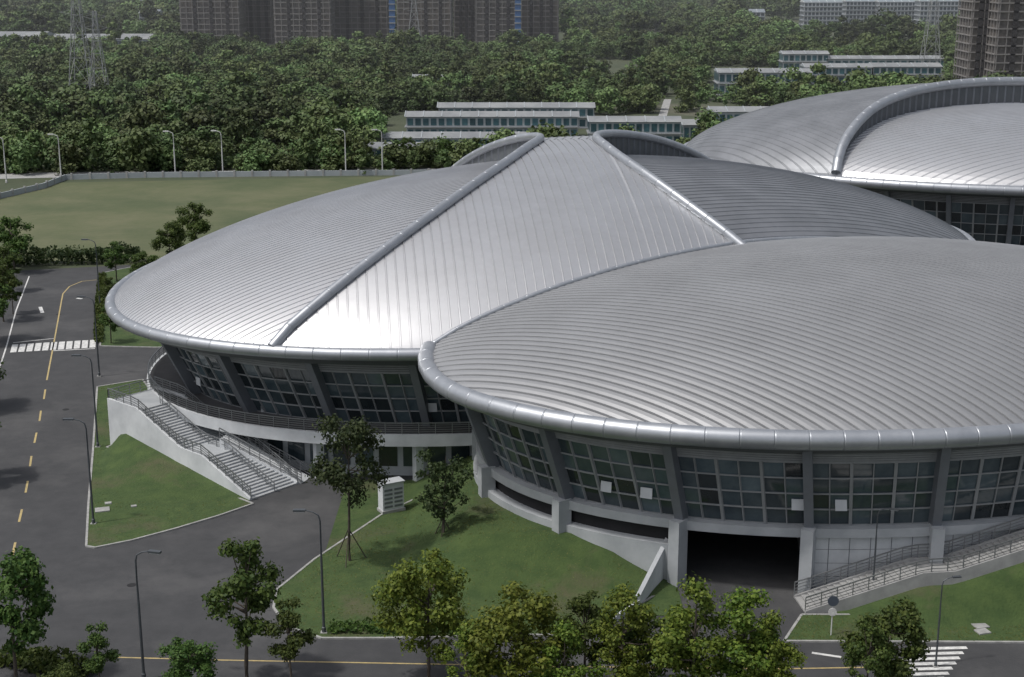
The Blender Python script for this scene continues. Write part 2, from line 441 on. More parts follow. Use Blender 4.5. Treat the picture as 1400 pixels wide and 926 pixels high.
for i in range(len(thB)-1):
    t0,t1=thB[i],thB[i+1]
    for c in range(6):
        ta=t0+(t1-t0)*c/6;tb=t0+(t1-t0)*(c+1)/6
        def W(t,z,o=0): return ell(B,t,38.5+o,25+o,z)
        base.hexa([W(ta,4.7,-.3),W(tb,4.7,-.3),W(tb,4.7,.9),W(ta,4.7,.9),W(ta,5.45,-.3),W(tb,5.45,-.3),W(tb,5.45,.9),W(ta,5.45,.9)],'white2')
        if i==ai-1: continue
        if i<ai-1:
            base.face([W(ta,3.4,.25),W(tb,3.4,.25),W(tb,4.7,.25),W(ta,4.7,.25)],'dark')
            base.hexa([W(ta,0,.1),W(tb,0,.1),W(tb,0,1.2),W(ta,0,1.2),W(ta,3.4,.1),W(tb,3.4,.1),W(tb,3.4,1.2),W(ta,3.4,1.2)],'white2')
        else:
            for r in range(4):
                tg=(tb-ta)*.02
                base.face([W(ta+tg,4.7*r/4+.02,.45),W(tb-tg,4.7*r/4+.02,.45),W(tb-tg,4.7*(r+1)/4-.02,.45),W(ta+tg,4.7*(r+1)/4-.02,.45)],'white')
            base.face([W(ta,0,.42),W(tb,0,.42),W(tb,4.7,.42),W(ta,4.7,.42)],'col')
for t in thB:
    p=ell(B,t,39.6,26.1,0); q=p-Vector((B.cx,B.cy,0)); base.box(p.x,p.y,0,5.6,1.0,1.3,math.atan2(q.y,q.x)+math.pi/2,'white2')
t0,t1=thB[ai-1],thB[ai]
a0=ell(B,t0,38.5,25,0);a1=ell(B,t1,38.5,25,0);dv=Vector((.12,1,0)).normalized()*26
for p,q in ((a0,a0+dv),(a1,a1+dv),(a0+dv,a1+dv)):
    base.face([p,q,q+Vector((0,0,4.7)),p+Vector((0,0,4.7))],'conc')
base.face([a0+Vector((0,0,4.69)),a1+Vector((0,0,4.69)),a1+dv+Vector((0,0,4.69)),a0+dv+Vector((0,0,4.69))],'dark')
base.obj('base_storey',hallB)
# --- Hall C
C=mk(88,262,57,38,-10,13.7,13,3.6,1,.65)
hallC=empty('domed_sports_hall')
YC=sub([(49,214),(51,228),(52.5,236),(56,243),(64,253),(76,261),(94,266),(115,264),(140,250)])
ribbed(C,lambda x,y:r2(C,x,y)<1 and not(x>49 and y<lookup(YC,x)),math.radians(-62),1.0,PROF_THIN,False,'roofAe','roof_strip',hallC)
ribbed(C,lambda x,y:r2(C,x,y)<1 and (x>49 and y<lookup(YC,x)),math.radians(12),1.0,PROF_THIN,True,'roofA','roof_shell',hallC)
ridge(C,YC,hallC,'ridge_tube',.8,True)
tube(rimpts(C),.8,'eave_rim',hallC)
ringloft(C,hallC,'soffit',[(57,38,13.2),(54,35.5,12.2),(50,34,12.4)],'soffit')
thC=arcthetas(C,47,32,(70,231),9,5,8)
facade(C,hallC,(47,32),(50,34),4,12.5,thC,5,4,.2)
ringloft(C,hallC,'base_wall',[(47.6,32.6,4),(47.6,32.6,0)],'white2')

# ---------------- A stairs ----------------
st=empty('outdoor_staircase'); mb=MB()
BL=Vector(G(345,684)); TL=Vector((-40.6,143.0,0)); d=(TL-BL).normalized(); nn=Vector((-d.y,d.x,0)); 
if nn.y<0: nn=-nn
W_=5.4; L=(TL-BL).length; n1=17; run=.42; z=0; s0=0; rise=5.2/(2*n1)
prof=[]
for fl in range(2):
    for i in range(n1):
        z+=rise; prof.append((s0,z,run)); s0+=run
    if fl==0: prof.append((s0,z,3.4)); s0+=3.4
prof.append((s0,z,L-s0+1.0))
for s_,zz,ln in prof:
    a=BL+d*s_;b=BL+d*(s_+ln)
    mb.hexa([a,b,b+nn*W_,a+nn*W_]+[v+Vector((0,0,zz)) for v in (a,b,b+nn*W_,a+nn*W_)],'white2')
    if ln<1:
        a2=a+Vector((0,0,zz+.004)); mb.face([a2+d*.02,a2+d*.02+nn*W_,a2+d*.1+nn*W_,a2+d*.1],'conc')
mb.obj('steps',st)
mb=MB(); rl=MB()
key=[(0,.1),(n1*run,2.6+.1),(n1*run+3.4,2.7),(2*n1*run+3.4,5.3),(L+1,5.3)]
for off in (-.15,W_+.15):
    for (sa,za),(sb,zb) in zip(key[:-1],key[1:]):
        a=BL+d*sa+nn*(off-.15);b=BL+d*sb+nn*(off-.15);w=nn*.3
        mb.hexa([a,b,b+w,a+w,a+Vector((0,0,za+.15)),b+Vector((0,0,zb+.15)),b+w+Vector((0,0,zb+.15)),a+w+Vector((0,0,za+.15))],'white')
    railing(rl,[BL+d*sa+nn*off+Vector((0,0,za+.15)) for sa,za in key],1.0,1.3,4)
mid=W_*.5
railing(rl,[BL+d*sa+nn*mid+Vector((0,0,za-.1)) for sa,za in key[:4]],.95,1.3,2)
a=BL+d*(L+1)-nn*.15+Vector((0,0,5.2)); railing(rl,[a,a+nn*W_],1.1,1.3,4)
mb.obj('cheek_walls',st); rl.obj('handrails',st)
mb=MB(); ki=mb.mi('lawn'); ns,nt_=24,10
for i in range(ns+1):
    s_=(L+.8)*i/ns; f=min(1,s_/(L-1)); zt=2.4*f**1.1*max(0,min(1,(L+1-s_)/2.5))
    w_=8.0
    while w_>1:
        e=BL+d*s_-nn*w_
        if e.x>-36.6-(e.y-118)*.2559+.3: break
        w_-=.2
    w_=min(w_,.6+s_*1.0)
    for j in range(nt_+1):
        t=j/nt_; e=(1-t); e=e*e*(3-2*e)
        p=BL+d*s_-nn*(w_*t)+Vector((0,0,.07+zt*e+.05*e*noise.noise(Vector((s_*.6,t*5,1)))))
        mb.v.append(tuple(p))
for i in range(ns):
    for j in range(nt_):
        a_=i*(nt_+1)+j; mb.f.append((a_,a_+1,a_+nt_+2,a_+nt_+1)); mb.m.append(ki)
mb.obj('grass_bank',smooth=True)
rp=empty('access_ramp'); mb=MB(); rl=MB()
Rb=Vector(G(412,662,0)); Rt=Vector(G(300,600,3.6)); dd=Rt-Rb; n2=Vector((-dd.y,dd.x,0)).normalized()
if n2.y<0:n2=-n2
b0=Vector((Rb.x,Rb.y,0));t0_=Vector((Rt.x,Rt.y,0))
mb.hexa([b0,t0_,t0_+n2*2,b0+n2*2,b0+Vector((0,0,.05)),t0_+Vector((0,0,3.6)),t0_+n2*2+Vector((0,0,3.6)),b0+n2*2+Vector((0,0,.05))],'white')
for o in (0.05,1.95): railing(rl,[b0+n2*o+Vector((0,0,.05)),t0_+n2*o+Vector((0,0,3.6))],1.1,1.2,4)
mb.obj('ramp_body',rp); rl.obj('handrails',rp)

# ---------------- B right stairs ----------------
st=empty('outdoor_staircase'); mb=MB(); rl=MB()
a=Vector(G(1100,838,0)); e=a+Vector((30,3.6,0)); d=(e-a).normalized(); nn=Vector((-d.y,d.x,0)); Ltot=(e-a).length; W2=2.6
zz=0;s_=0
key=[(0,0)]
for fl in range(2):
    for i in range(18):
        zz+=.15; p=a+d*s_;q=a+d*(s_+.52); mb.hexa([p,q,q+nn*W2,p+nn*W2]+[v+Vector((0,0,zz)) for v in (p,q,q+nn*W2,p+nn*W2)],'conc'); s_+=.52
    key.append((s_,zz))
    ln=2.6 if fl==0 else Ltot-s_
    p=a+d*s_;q=a+d*(s_+ln); mb.hexa([p,q,q+nn*W2,p+nn*W2]+[v+Vector((0,0,zz)) for v in (p,q,q+nn*W2,p+nn*W2)],'conc'); s_+=ln
    key.append((s_,zz))
for off in (-.12,W2+.12):
    for (sa,za),(sb,zb) in zip(key[:-1],key[1:]):
        p=a+d*sa+nn*(off-.12);q=a+d*sb+nn*(off-.12);w=nn*.24
        mb.hexa([p,q,q+w,p+w,p+Vector((0,0,za+.25)),q+Vector((0,0,zb+.25)),q+w+Vector((0,0,zb+.25)),p+w+Vector((0,0,za+.25))],'conc')
    railing(rl,[a+d*sa+nn*off+Vector((0,0,za+.25)) for sa,za in key],1.1,1.3,4)
mb.obj('steps',st); rl.obj('handrails',st)
mb=MB(); ki=mb.mi('lawn'); ns,nt_=30,8
for i in range(ns+1):
    s_=2.5+(Ltot-2.5)*i/ns; zt=max(0,min(lookup(key,s_)-.9,3.6))*1.0
    for j in range(nt_+1):
        t=j/nt_; e_=(1-t); e_=e_*e_*(3-2*e_)
        p=a+d*s_-nn*(.2+4.2*t)+Vector((0,0,.07+zt*e_)); mb.v.append(tuple(p))
for i in range(ns):
    for j in range(nt_):
        a_=i*(nt_+1)+j; mb.f.append((a_,a_+1,a_+nt_+2,a_+nt_+1)); mb.m.append(ki)
mb.obj('grass_bank',smooth=True)
mb=MB(); p=Vector(G(868,830)); w=Vector((.45,.25,0)); q2=Vector((13.2,112.5,0))
mb.hexa([p,q2,q2+w,p+w,p+Vector((0,0,.9)),q2+Vector((0,0,4.2)),q2+w+Vector((0,0,4.2)),p+w+Vector((0,0,.9))],'white')
mb.obj('retaining_wall')
mb=MB(); p=Vector(G(808,872)); q=Vector(G(868,830)); mb.hexa([p,q,q+w,p+w]+[v+Vector((0,0,.5)) for v in (p,q,q+w,p+w)],'white'); mb.obj('low_garden_wall')

# ---------------- ground ----------------
def poly(name,pts,z,k,parent=None):
    mb=MB(); mb.face([(p[0],p[1],z) for p in pts],k); return mb.obj(name,parent)
mb=MB(); mb.face([(-4000,-300,0),(4000,-300,0),(4000,7000,0),(-4000,7000,0)],'earth'); mb.obj('ground')
px=lambda L:[G2(u,v) for u,v in L]
poly('asphalt_road',px([(-500,1150),(1950,1150)])+[(95,125),(95,225),(-20,235)]+px([(190,362),(30,370),(-120,420)])+[(-110,200),(-110,110)],.02,'asphalt')
poly('grass_field',px([(-200,345),(190,362),(560,345),(640,240),(300,246),(80,250),(-200,300)]),.03,'field')
def kerb(mb,pts,closed=True,h=.14,w=.2):
    P_=[Vector((p[0],p[1],0)) for p in pts]; 
    if closed: P_.append(P_[0])
    for p,q in zip(P_[:-1],P_[1:]): mb.beam(p+Vector((0,0,h/2)),q+Vector((0,0,h/2)),w,h,'kerb')
lawns=[
 px([(118,748),(121,690),(127,620),(133,530),(195,520),(215,548)])+[(-39,148),(-42,143.6)]+px([(346,690),(300,706),(240,724),(180,740),(130,750)]),
 px([(140,374),(190,364),(330,372),(400,470),(215,476),(137,474)]),
 px([(378,808),(430,766),(520,706),(600,668),(700,636),(760,650),(890,735),(932,792),(912,806),(870,830),(815,868),(520,874),(440,874),(392,858),(374,832)]),
 px([(1072,878),(1096,842),(1450,842),(1500,880)]),
]
lk=MB()
for i,L_ in enumerate(lawns):
    poly('lawn',L_,.1,'lawn'); kerb(lk,L_)
lk.obj('kerb')
def moundz(x,y):
    q=math.sqrt(r2(B,x,y)); t=max(0,min(1,(1.42-q)/.45)); t=t*t*(3-2*t)
    f=max(0,min(1,(13.4-x)/5))*max(0,min(1,(y-107)/7))*max(0,min(1,(x+9.5)/6))
    return .06+2.7*t*f+.05*noise.noise(Vector((x*.5,y*.5,0)))*t
mb=MB(); ki=mb.mi('lawn'); nx,ny=70,60; x0,x1,y0,y1=-16,13.4,104,134
for j in range(ny+1):
    for i in range(nx+1):
        x=x0+(x1-x0)*i/nx;y=y0+(y1-y0)*j/ny
        mb.v.append((x,y,moundz(x,y)))
for j in range(ny):
    for i in range(nx):
        a=j*(nx+1)+i; mb.f.append((a,a+1,a+nx+2,a+nx+1)); mb.m.append(ki)
mb.obj('grass_mound',smooth=True)
# grass tufts: one mesh
def inpoly(x,y,P_):
    c=False;j=len(P_)-1
    for i in range(len(P_)):
        (xi,yi),(xj,yj)=P_[i][:2],P_[j][:2]
        if (yi>y)!=(yj>y) and x<(xj-xi)*(y-yi)/(yj-yi)+xi: c=not c
        j=i
    return c
R=random.Random(5); mb=MB(); ti=mb.mi('tuft')
for L_,n in ((lawns[0],5000),(lawns[2],14000),(lawns[3],3000)):
    xs=[p[0] for p in L_];ys=[p[1] for p in L_]
    for _ in range(n):
        x=R.uniform(min(xs),max(xs));y=R.uniform(min(ys),max(ys))
        if not inpoly(x,y,L_): continue
        dn=noise.noise(Vector((x*.35,y*.35,2)))
        if dn<R.uniform(-.6,.35): continue
        z=max(.1,moundz(x,y)); a=R.uniform(-.7,.7); s1=R.uniform(.03,.08); hh=R.uniform(.03,.07)
        ca,sa=math.cos(a)*s1,math.sin(a)*s1; i0=len(mb.v)
        mb.v+=[(x-ca,y-sa,z-.01),(x+ca,y+sa,z-.01),(x+ca*.7-sa*1.2,y+sa*.7+ca*1.2,z+hh),(x-ca*.7-sa*1.2,y-sa*.7+ca*1.2,z+hh)]
        mb.f.append((i0,i0+1,i0+2,i0+3)); mb.m.append(ti)
mb.obj('grass_tufts')
mk_=MB()
def line(mb,pts,w,k,z=.03):
    for p,q in zip(pts[:-1],pts[1:]):
        p=Vector((p[0],p[1],z));q=Vector((q[0],q[1],z));d=(q-p).normalized();n=Vector((-d.y,d.x,0))*w/2
        mb.face([p-n,q-n,q+n,p+n],k)
rd=Vector((-28.4,111,0)).normalized()
line(mk_,px([(132,383),(112,385),(95,392),(86,402),(84,412),(79,440),(72,478),(64,520)]),.18,'yellow')
for (u0,v0,u1,v1) in ((62,533,60,546),(56,562,54,576),(50,592,47,606),(43,624,41,638),(38,658,35,674),(30,697,26,714),(21,742,17,760)):
    line(mk_,px([(u0,v0),(u1,v1)]),.2,'yellow')
line(mk_,px([(40,378),(22,425),(10,470),(-12,540),(-60,690)]),.18,'paint')
line(mk_,px([(18,469),(75,463)]),.2,'paint'); line(mk_,px([(72,480),(130,477)]),.25,'paint')
p0=Vector(G(14,477));p1=Vector(G(132,470))
for i in range(11):
    c=p0.lerp(p1,(i+.5)/11); line(mk_,[c-rd*2.0,c+rd*2.0],.75,'paint')
line(mk_,px([(150,899),(300,903),(510,907),(780,912),(1070,915),(1240,912)]),.16,'yellow')
for i in range(7):
    line(mk_,px([(1240-i*3,888+i*7),(1322-i*5,886+i*7)]),.42,'paint')
line(mk_,px([(55,420),(58,428)]),.5,'paint'); line(mk_,px([(105,408),(112,409)]),.5,'paint')
line(mk_,px([(1110,893),(1150,899)]),.3,'paint')
mk_.obj('road_markings')
poly('distant_road',px([(-300,252),(80,243),(300,240),(560,238),(760,236),(760,228),(300,234),(80,236),(-300,244)]),.04,'conc')
mb=MB()
pl=[Vector(G(u,v)) for u,v in ((-60,290),(0,272),(60,258),(90,246),(200,243),(400,241),(620,239))]
for p,q in zip(pl[:-1],pl[1:]): mb.beam(p+Vector((0,0,.6)),q+Vector((0,0,.6)),.3,1.2,'prewall')
for p in resample(pl,4): mb.box(p.x,p.y,0,1.45,.45,.45,0,'conc')
mb.obj('boundary_wall')

# ---------------- street furniture ----------------
def lampmesh(h,arm,k,th=1):
    mb=MB(); mb.sweep([(0,0,0),(0,0,.5),(0,0,.55),(0,0,h*.6),(0,0,h-.7),(-.08*arm,0,h-.25),(-.35*arm,0,h),(-.7*arm,0,h+.12)],[x*th for x in [.16,.16,.11,.09,.07,.06,.05,.05]],8,k)
    mb.box(-arm,0,h+.06,h+.2*th,.9*th,.32*th,0,k); mb.box(-arm,0,h+.02,h+.06,.7,.24,0,'white'); mb.box(0,0,0,.12,.5,.5,0,'kerb')
    return mb
l1=lampmesh(9.8,1.5,'lamp'); l2=lampmesh(10,1.6,'lampw',1.4)
for (mbx,lst) in ((l1,[(443,866,0),(197,930,2.9),(128,717,0),(134,612,0),(136,515,0),(1192,822,2.8),(1279,912,3.3),(137,420,0)]),(l2,[(240,241,0),(305,240,0),(473,238,0),(523,238,.2),(84,246,0),(9,250,0)])):
    me=None
    for (u,v,r) in lst:
        if me is None: o=mbx.obj('street_lamp'); me=o.data
        else: o=bpy.data.objects.new('street_lamp',me); S.collection.objects.link(o)
        o.location=G(u,v); o.rotation_euler=(0,0,r)
        if (u,v)==(1279,912): o.scale=(.7,)*3
        if (u,v)==(1192,822): o.scale=(.8,)*3
mb=MB(); p=G(1136,870); mb.sweep([(p[0],p[1],0),(p[0],p[1],3.2)],.05,8,'lampw')
mb.sweep([(p[0],p[1]-.08,2.9),(p[0],p[1]-.04,2.9)],.42,20,'signblue'); mb.sweep([(p[0],p[1]-.08,2.0),(p[0],p[1]-.04,2.0)],.32,20,'paint'); mb.obj('traffic_sign')
mb=MB(); p=G(535,699); mb.box(p[0],p[1],.1,.35,2.3,1.3,.5,'conc'); mb.box(p[0],p[1],.35,2.9,2.1,1.1,.5,'white'); mb.box(p[0],p[1],2.9,3.0,2.3,1.3,.5,'white2')
c,s_=math.cos(.5),math.sin(.5)
for i in range(5):
    z=.6+i*.4; mb.box(p[0]-.5*c+.57*s_,p[1]-.5*s_-.57*c,z,z+.2,.8,.04,.5,'col'); mb.box(p[0]+.5*c+.57*s_,p[1]+.5*s_-.57*c,z,z+.2,.8,.04,.5,'col')
mb.obj('hvac_cabinet')
mb=MB()
for u,v,w in ((140,699,1.3),(183,694,.5),(700,796,1.0),(1343,866,1.0),(1340,858,1.1),(155,648,.4),(160,661,.5),(148,690,.6)):
    p=G(u,v); mb.box(p[0],p[1],.08,.2,w,w*.8,.3,'kerb')
mb.obj('manhole_covers')
mb=MB()
for u,v in ((330,760),(180,800),(90,560),(240,880),(80,430),(900,890)):
    p=G(u,v,.024); mb.sweep([(p[0],p[1],.02),(p[0],p[1],.028)],.38,18,'dark')
mb.obj('road_drain_covers')

# ---------------- trees ----------------
def treemesh(name,h,cr,ch,n,leaf,seed,lk,trunkh=None,clumps=14,tr=.16,limbs=True,rs=(.28,.5)):
    R=random.Random(seed); mb=MB(); th=trunkh if trunkh is not None else h-ch
    cl=[]
    for i in range(clumps):
        for _ in range(30):
            x,y,z=[R.uniform(-1,1) for _ in range(3)]
            if x*x+y*y+z*z<1 and x*x+y*y+z*z>.12: break
        k=1-.35*max(0,z)
        cl.append((Vector((x*cr*.8*k,y*cr*.8*k,th+ch/2+z*ch*.46)),R.uniform(*rs)*cr))
    if limbs:
        top=Vector((R.uniform(-.3,.3),R.uniform(-.3,.3),th+ch*.75)); mb.sweep([(0,0,0),(0.05,0,th*.5),(top.x*.3,top.y*.3,th),tuple(top)],[tr,tr*.8,tr*.65,tr*.2],7,'bark')
        for c_,r in cl[:18]:
            s0=Vector((top.x*.4,top.y*.4,max(th*.8,min(c_.z-.8,th+ch*.5)))); m=s0.lerp(c_,.5)+Vector((0,0,-.1)); mb.sweep([tuple(s0),tuple(m),tuple(c_)],[tr*.4,tr*.25,tr*.1],5,'bark')
    li=mb.mi(lk)
    tot=sum(r*r for _,r in cl)
    for c_,r in cl:
        for _ in range(int(n*r*r/tot)):
            v=Vector((R.gauss(0,1),R.gauss(0,1),R.gauss(0,1))).normalized()
            rad=r*(R.random()**.45)*R.uniform(.75,1.35); p=c_+Vector((v.x*rad,v.y*rad,v.z*rad*.8))
            nrm=(v+Vector((R.gauss(0,.6),R.gauss(0,.6),R.gauss(0,.6)+.5))).normalized()
            a=nrm.cross(Vector((R.gauss(0,1),R.gauss(0,1),R.gauss(0,1)))).normalized(); b=nrm.cross(a)
            s1=leaf*R.uniform(.6,1.3); s2=s1*R.uniform(.5,.9)
            i0=len(mb.v); mb.v+=[tuple(p-a*s1),tuple(p-b*s2),tuple(p+a*s1),tuple(p+b*s2)]
            mb.f.append((i0,i0+1,i0+2,i0+3)); mb.m.append(li)
    me=bpy.data.meshes.new(name); me.from_pydata(mb.v,[],mb.f)
    for k in mb.mats: me.materials.append(M[k])
    me.polygons.foreach_set('material_index',mb.m); me.update(); return me
T={}
T['b1']=treemesh('t1',9,4.0,7.2,8500,.135,1,'leafN',2.0,44,rs=(.13,.28))
T['b2']=treemesh('t2',9,3.1,7.6,6000,.135,2,'leafN',1.8,34,rs=(.13,.30))
T['b3']=treemesh('t2b',9,3.4,7.0,6500,.135,12,'leafN',2.1,36,rs=(.13,.30))
T['g1']=treemesh('t3',9,3.1,7.2,7000,.145,3,'leafM',1.9,32,rs=(.15,.32))
T['g2']=treemesh('t4',9,2.4,7,5000,.135,4,'leafM',2.4,24,rs=(.17,.34))
T['d1']=treemesh('t5',12.4,3.7,8.8,5600,.14,5,'leafD',3.6,36,rs=(.14,.30))
T['d2']=treemesh('t6',9.4,2.7,7.0,2900,.13,16,'leafD',2.2,30,rs=(.14,.28),tr=.12)
def tree(k,u,v,s=1,name='broadleaf_tree',sz=None,rot=None):
    o=bpy.data.objects.new(name,T[k]); S.collection.objects.link(o); o.location=G(u,v)
    o.scale=(s,s,sz or s); o.rotation_euler=(0,0,random.uniform(0,6.3) if rot is None else rot); return o
tree('d1',478,768,1.0,sz=1.14); tree('d2',606,752,1.1,sz=1.14)
for u,v in ((478,768),(606,752)):
    mb=MB(); b=Vector(G(u,v))
    for i in range(3):
        a=i*2.1+.4; mb.sweep([tuple(b+Vector((math.cos(a)*1.5,math.sin(a)*1.5,0))),tuple(b+Vector((0,0,3.0)))],.05,5,'bark')
    mb.obj('tree_stakes')
for k,u,v,s,sz in (('g1',22,935,1.05,1.25),('g2',338,935,1.2,1.22),('g2',140,960,.6,.65),('g1',262,960,.75,.62),('g2',400,950,.75,.8),('b1',586,932,1.05,1.12),('b1',712,975,1.15,1.05),('b2',640,985,.8,.75),
                ('g2',798,950,.9,.85),('b3',850,965,1.0,.95),('g1',880,950,.75,.75),('b2',945,975,1.15,1.05),('b3',1010,965,1.05,.95),('b2',1050,975,.8,.8),('g1',1205,960,1.0,.95),('g2',1180,985,.8,.8),('g1',80,985,.6,.5),('b2',770,990,.9,.8),
                ('g1',205,392,1.0,.7),('g1',268,345,1.15,1.05),('g1',232,362,1.0,.9),('g2',152,470,.7,.6),('g2',150,430,.7,.6),('g1',20,372,1.3,1.1),('g2',12,400,1.0,.8),('g2',5,440,1.0,.9),('g1',-14,470,1.2,1.1),('g1',-30,560,1.2,1.1),('g1',-45,660,1.2,1.1),('g2',160,385,.9,.7),('g2',18,430,.7,.7),
                ('g1',500,222,.8,.7),('g1',560,224,.9,.8),('g1',610,226,.9,.8),('g1',650,220,.9,.7)):
    tree(k,u,v,s,sz=sz)
def leafmass(name,segs,w,h,dens,leaf,lk,seed=1):
    R=random.Random(seed); mb=MB(); li=mb.mi(lk)
    for p,q in zip(segs[:-1],segs[1:]):
        p=Vector((p[0],p[1],0));q=Vector((q[0],q[1],0));L_=(q-p).length;d_=(q-p).normalized();n_=Vector((-d_.y,d_.x,0))
        for _ in range(int(L_*dens)):
            c=p+d_*R.uniform(0,L_)+n_*R.uniform(-w,w); hh=h*(.75+.5*noise.noise(c*.35)); c.z=hh*(R.random()**.5)
            nr=Vector((R.gauss(0,.8),R.gauss(0,.8),R.gauss(.6,.6))).normalized(); a=nr.cross(Vector((R.gauss(0,1),R.gauss(0,1),R.gauss(0,1)))).normalized();b=nr.cross(a)
            s1=leaf*R.uniform(.6,1.3); i0=len(mb.v); mb.v+=[tuple(c-a*s1),tuple(c-b*s1*.7),tuple(c+a*s1),tuple(c+b*s1*.7)]; mb.f.append((i0,i0+1,i0+2,i0+3)); mb.m.append(li)
    mb.obj(name)
leafmass('hedge',px([(-60,366),(40,362),(110,360),(190,358)]),2.0,3.2,130,.3,'leafD',2)
leafmass('hedge',px([(140,378),(136,420),(135,470)]),.6,.8,60,.2,'leafM',3)
leafmass('shrub_bed',px([(450,862),(520,862),(600,866),(700,868)]),.9,.8,120,.16,'leafM',4)
leafmass('shrub_bed',px([(0,900),(60,915),(120,930)]),1.2,1.3,200,.2,'leafM',6)

# forest: one instanced collection
fc=bpy.data.collections.new('forest_trees')
FT=[treemesh('forest_crown%d'%i,10,(4.6,5.2,3.6,4.9,3.0,5.4)[i],(8.6,8,10.5,8.6,11.5,7.4)[i],900,.5,30+i,'leafF',1.4,(13,15,12,18,10,16)[i],limbs=False) for i in range(6)]
def uv(x,y):
    zc=y*cP+CH*sP; return 700+F*x/zc, 463-F*(y*sP-CH*cP)/zc
R=random.Random(11); cnt=0
def keep(u,v):
    if 515<u<960 and 158<v<222: return False
    if 960<u<1060 and 150<v<195: return False
    if 965<u<1300 and 92<v<138: return False
    if 240<u<775 and 52<v<72: return False
    if 0<u<215 and 58<v<76: return False
    if 1015<u<1330 and 28<v<52: return False
    if 1310<u and 100<v<140: return False
    if 560<u<625 and 112<v<124: return False
    if 890<u<925 and 134<v<168: return False
    if 900<u<1000 and 130<v<160 and R.random()<.6: return False
    if 1050<u<1400 and 60<v<80 and R.random()<.8: return False
    if 780<u<960 and 45<v<60 and R.random()<.7: return False
    return True
y=336.0
while y<1500:
    sp=6.3 if y<780 else 13; sc=1.0 if y<780 else 1.6
    hw=y*.40; x=-hw
    while x<hw:
        xx=x+R.uniform(-.45,.45)*sp; yy=y+R.uniform(-.45,.45)*sp
        u,v=uv(xx,yy)
        gap=noise.noise(Vector((xx*.012,yy*.012,3)))
        if keep(u,v) and not (v<175 and u>500 and gap>.42) and not(v>238 and u>500):
            o=bpy.data.objects.new('crown',FT[R.randrange(6)]); fc.objects.link(o); o.location=(xx,yy,-1.0)
            k=sc*R.uniform(.5,1.15)*(1+.6*noise.noise(Vector((xx*.03,yy*.03,0)))); o.scale=(k,k,k*R.uniform(.75,1.05)); o.rotation_euler=(0,0,R.uniform(0,6.3)); cnt+=1
        x+=sp
    y+=sp*.9
fe=empty('forest'); fe.instance_type='COLLECTION'; fe.instance_collection=fc
leafmass('roadside_shrubs',px([(-50,238),(80,232),(200,231),(400,230),(520,229),(640,222)]),4,3.5,60,.5,'leafD',9)

# ---------------- distant buildings ----------------
def block(name,uL,uR,v,hgt,depth,wall,roof,win,floors,cols,over=.4,gable=0):
    e=empty(name); a=Vector(G(uL,v));b=Vector(G(uR,v)); 
    d=(b-a).normalized(); n=Vector((-d.y,d.x,0)); L_=(b-a).length
    mb=MB(); c=[a,b,b+n*depth,a+n*depth]; mb.hexa(c+[p+Vector((0,0,hgt)) for p in c],wall); mb.obj('walls',e)
    mb=MB(); o=over; c=[a-d*o-n*o,b+d*o-n*o,b+d*o+n*(depth+o),a-d*o+n*(depth+o)]
    if gable:
        z=hgt; m0=(c[0]+c[3])/2;m1=(c[1]+c[2])/2; up=Vector((0,0,z)); ug=Vector((0,0,z+gable))
        mb.face([c[0]+up,c[1]+up,m1+ug,m0+ug],roof); mb.face([m0+ug,m1+ug,c[2]+up,c[3]+up],roof); mb.face([c[0]+up,m0+ug,c[3]+up],wall); mb.face([c[1]+up,c[2]+up,m1+ug],wall)
        for i in range(int(L_/5)+1):
            q=c[0]+d*min(5*i,L_); q2=m0+d*min(5*i,L_); mb.beam(q+up+Vector((0,0,.05)),q2+ug+Vector((0,0,.05)),.25,.15,wall)
    else: mb.hexa([p+Vector((0,0,hgt+.01)) for p in c]+[p+Vector((0,0,hgt+.4)) for p in c],roof)
    mb.obj('roof',e); mb=MB()
    fh=hgt/floors
    def wins(p,dirv,ln,nc,nrm):
        for f in range(floors):
            for i in range(nc):
                x0_=ln*(i+.14)/nc;x1_=ln*(i+.86)/nc; q=p-nrm*.06
                mb.face([q+dirv*x0_+Vector((0,0,fh*(f+.22))),q+dirv*x1_+Vector((0,0,fh*(f+.22))),q+dirv*x1_+Vector((0,0,fh*(f+.84))),q+dirv*x0_+Vector((0,0,fh*(f+.84)))],win)
            mb.beam(p-nrm*.3+Vector((0,0,fh*f+.15)),p+dirv*ln-nrm*.3+Vector((0,0,fh*f+.15)),.5,.25,roof)
    wins(a,d,L_,cols,n); wins(b,n,depth,max(1,int(cols*depth/L_)),-d); wins(a,n,depth,max(1,int(cols*depth/L_)),d)
    mb.obj('windows',e); return e
for (u0,u1,v,hh,dp,fl,co,nm) in (
    (556,790,190,6,8,2,22,'prefab_dormitory'),(525,735,206,3.2,9,1,20,'prefab_shed'),(600,812,176,6,8,2,20,'prefab_dormitory'),(806,930,201,6.5,8,2,12,'prefab_dormitory'),
    (500,640,221,3.2,7,1,12,'prefab_shed'),(934,968,194,4.5,8,1,4,'prefab_office'),(972,1052,177,5,9,1,8,'prefab_office'),
    (982,1108,131,8,12,2,14,'prefab_dormitory'),(1070,1132,97,7,10,2,8,'prefab_office'),(1100,1190,127,9,10,3,10,'prefab_dormitory'),(1192,1285,126,9,10,3,10,'prefab_dormitory'),(1130,1290,97,5,10,1,16,'prefab_dormitory'),(565,610,118,3,8,1,6,'prefab_shed')):
    block(nm,u0,u1,v,hh,dp,'prewall','preroof','tealwin',fl,co,gable=1.1)
